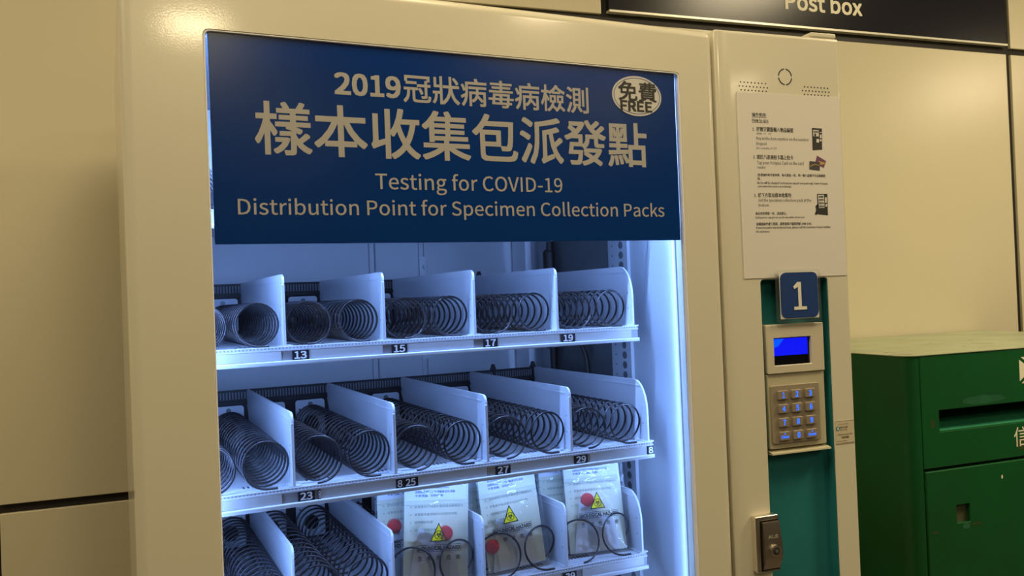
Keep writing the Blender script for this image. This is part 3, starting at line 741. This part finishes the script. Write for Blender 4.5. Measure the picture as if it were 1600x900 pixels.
# ---------------------------------------------------------------- post box
PZ = -.1486; PV = .173; PX0 = .536; PXR = 1.32
pb = Thing('post_box', 'green metal post box with posting slot beside the payment cabinet', 'post box', (.93, .43, -EYE))
R = .030; out = [(PX0, .690)]; inn = []
for k in range(9):
    a = math.radians(90 * k / 8); out.append((PX0 + R * (1 - math.cos(a)), PV + R * (1 - math.sin(a))))
inn = [(x + .006 if i < 9 else x, y) for i, (x, y) in enumerate(out)]
prof = out + [(PX0 + R, PV + .012), (PX0 + R - .006, PV + .014), (PX0 + .012, PV + .034), (PX0 + .012, .690)]
g = G().prism(prof, 2, -EYE + .03, PZ - .0016)
g.box(PXR - .012, PXR, PV + .002, .690, -EYE + .03, PZ - .0245); g.box(PX0 + .012, PXR - .012, .678, .690, -EYE + .03, PZ - .0245)
pb.part('casing', g, GREEN, smooth=30)
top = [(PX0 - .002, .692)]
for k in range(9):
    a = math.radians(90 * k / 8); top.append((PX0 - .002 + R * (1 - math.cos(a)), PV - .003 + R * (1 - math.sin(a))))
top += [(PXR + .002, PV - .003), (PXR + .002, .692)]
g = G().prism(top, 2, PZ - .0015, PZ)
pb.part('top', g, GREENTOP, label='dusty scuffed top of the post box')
cap = [(x + (.002 if i < 9 else 0) * 0, y) for i, (x, y) in enumerate(top)]
capp = [(PX0, .690)] + out[1:] + [(PXR, PV), (PXR, .690)]
# upper front with slot, lower door
fx = PX0 + R + .0015
g = G().plate(fx, PXR - .003, -.3775, PZ - .003, PV - .0012, PV + .010, .001, .0012, hole=(.6125, 1.19, -.3065, -.2625), hcr=.001)
pb.part('front_panel', g, GREEN)
g = G().prism([(PV + .008, -.3080), (PV + .010, -.3120), (.300, -.278), (.300, -.2745)], 0, .606, 1.196)
pb.part('slot_floor', g, RUBBED, label='brighter rubbed sloping floor of the slot')
g = G().box(.600, .606, PV + .010, .302, -.315, -.255); g.box(.606, 1.196, PV + .010, .300, -.2600, -.2560); g.box(.606, 1.196, .300, .304, -.315, -.256); g.box(1.196, 1.20, PV + .01, .302, -.315, -.255)
pb.part('slot_lining', g, GREEN)
g = G().plate(fx + .002, PXR - .004, -1.36, -.3835, PV - .0028, PV + .010, .002, .0020, hole=(.6458, .6810, -.4950, -.4580), hcr=.001)
pb.part('lower_door', g, GREEN)
pb.part('keyhole_cover', G().box(.640, .688, PV + .0060, PV + .0085, -.500, -.452), mat('dull_cover', (.075, .085, .04), .5, vary=.3, vscale=30), label='dull brown plate behind the square hole')
g = G(); 
pb.part('joint_backing', G().box(fx - .004, PXR - .002, PV + .0102, PV + .0115, -1.36, -.32), GAP)
# rubbed patch above the slot, scratches
def blob(g, cx, cz, rx, rz, y, n=28, seed=1):
    rnd = random.Random(seed)
    g.prism([(cx + rx * math.cos(2 * math.pi * k / n) * rnd.uniform(.88, 1.08), cz + rz * math.sin(2 * math.pi * k / n) * rnd.uniform(.8, 1.1)) for k in range(n)], 1, y, y + .0002)
g = G(); blob(g, .7350, -.2500, .060, .0095, PV - .0014, seed=4)
pb.part('worn_patch', g, mat('worn_green', (.014, .125, .05), .5, vary=.25, vscale=25))
g = G(); blob(g, .6700, -.5030, .010, .0065, PV - .0031, 14, 2); pb.part('worn_patch', g, mat('worn_teal', (.02, .12, .055), .5))
STAIN = mat('olive_stain', (.035, .075, .015), .5, vary=.3, vscale=40)
for b_ in ((.845, -.3500, .028, .016, PV - .0014, 20, 8), (.699, -.5010, .016, .0032, PV - .0031, 14, 6), (.589, -.5060, .010, .003, PV - .0031, 12, 9), (.594, -.2880, .006, .010, PV - .0014, 12, 3)):
    g = G(); blob(g, *b_); pb.part('stain', g, STAIN)
g = G(); blob(g, .7730, -.4140, .0022, .0045, PV - .0032, 9, 5)
pb.part('chip', g, SIGNTXT)
SCUFF = mat('dark_scuff', (.09, .08, .045), .6)
for (a, b, c, d, w_) in ((1390, 555, 1425, 553.5, .002), (1380, 550, 1400, 552, .0012), (1452, 536, 1457, 536.5, .0016), (1518, 536, 1552, 537, .0010), (1513, 531.5, 1520, 531.7, .0014), (1505, 541, 1508, 541, .001)):
    p, q = back(a, b, 2, PZ, False), back(c, d, 2, PZ, False); t = .003
    p[1] = max(p[1], PV + .004); q[1] = max(q[1], PV + .002)
    g = G(); g.prism([(p[0], p[1]), (q[0], q[1]), (q[0] + t * .3, q[1] + t), ((p[0] + q[0]) / 2, (p[1] + q[1]) / 2 + t * 1.5), (p[0], p[1] + t * .7)], 2, PZ, PZ + .0002)
    pb.part('scratch', g, SCUFF)
# white emblem at the right and character below the slot
g = G(); y = PV - .0016; e0, e1, ez0, ez1 = .8375, .9175, -.2245, -.1690; mx_, mz = (e0 + e1) / 2, (ez0 + ez1) / 2; gp = .005
for P_ in ([(e0, ez0 + gp), (mx_ - gp, mz), (e0, ez1 - gp)], [(e1, ez0 + gp), (e1, ez1 - gp), (mx_ + gp, mz)], [(e0 + gp, ez1), (mx_, mz + gp), (e1 - gp, ez1)], [(e0 + gp, ez0), (e1 - gp, ez0), (mx_, mz - gp)]):
    pb.part('emblem_piece', G().prism(P_, 1, y, y + .0003), SIGNTXT, label='pale triangle of the emblem')
g = G(); text_into(g, '信', .8135, .8560, -.3560, -.3150, PV - .0016, .0); text_into(g, '件', .862, .903, -.3560, -.3150, PV - .0016, .0)
pb.part('lettering', g, SIGNTXT)
pb.part('foot', G().box(PX0 + .02, PXR - .02, PV + .03, .67, -EYE + .001, -EYE + .03), BLACK)
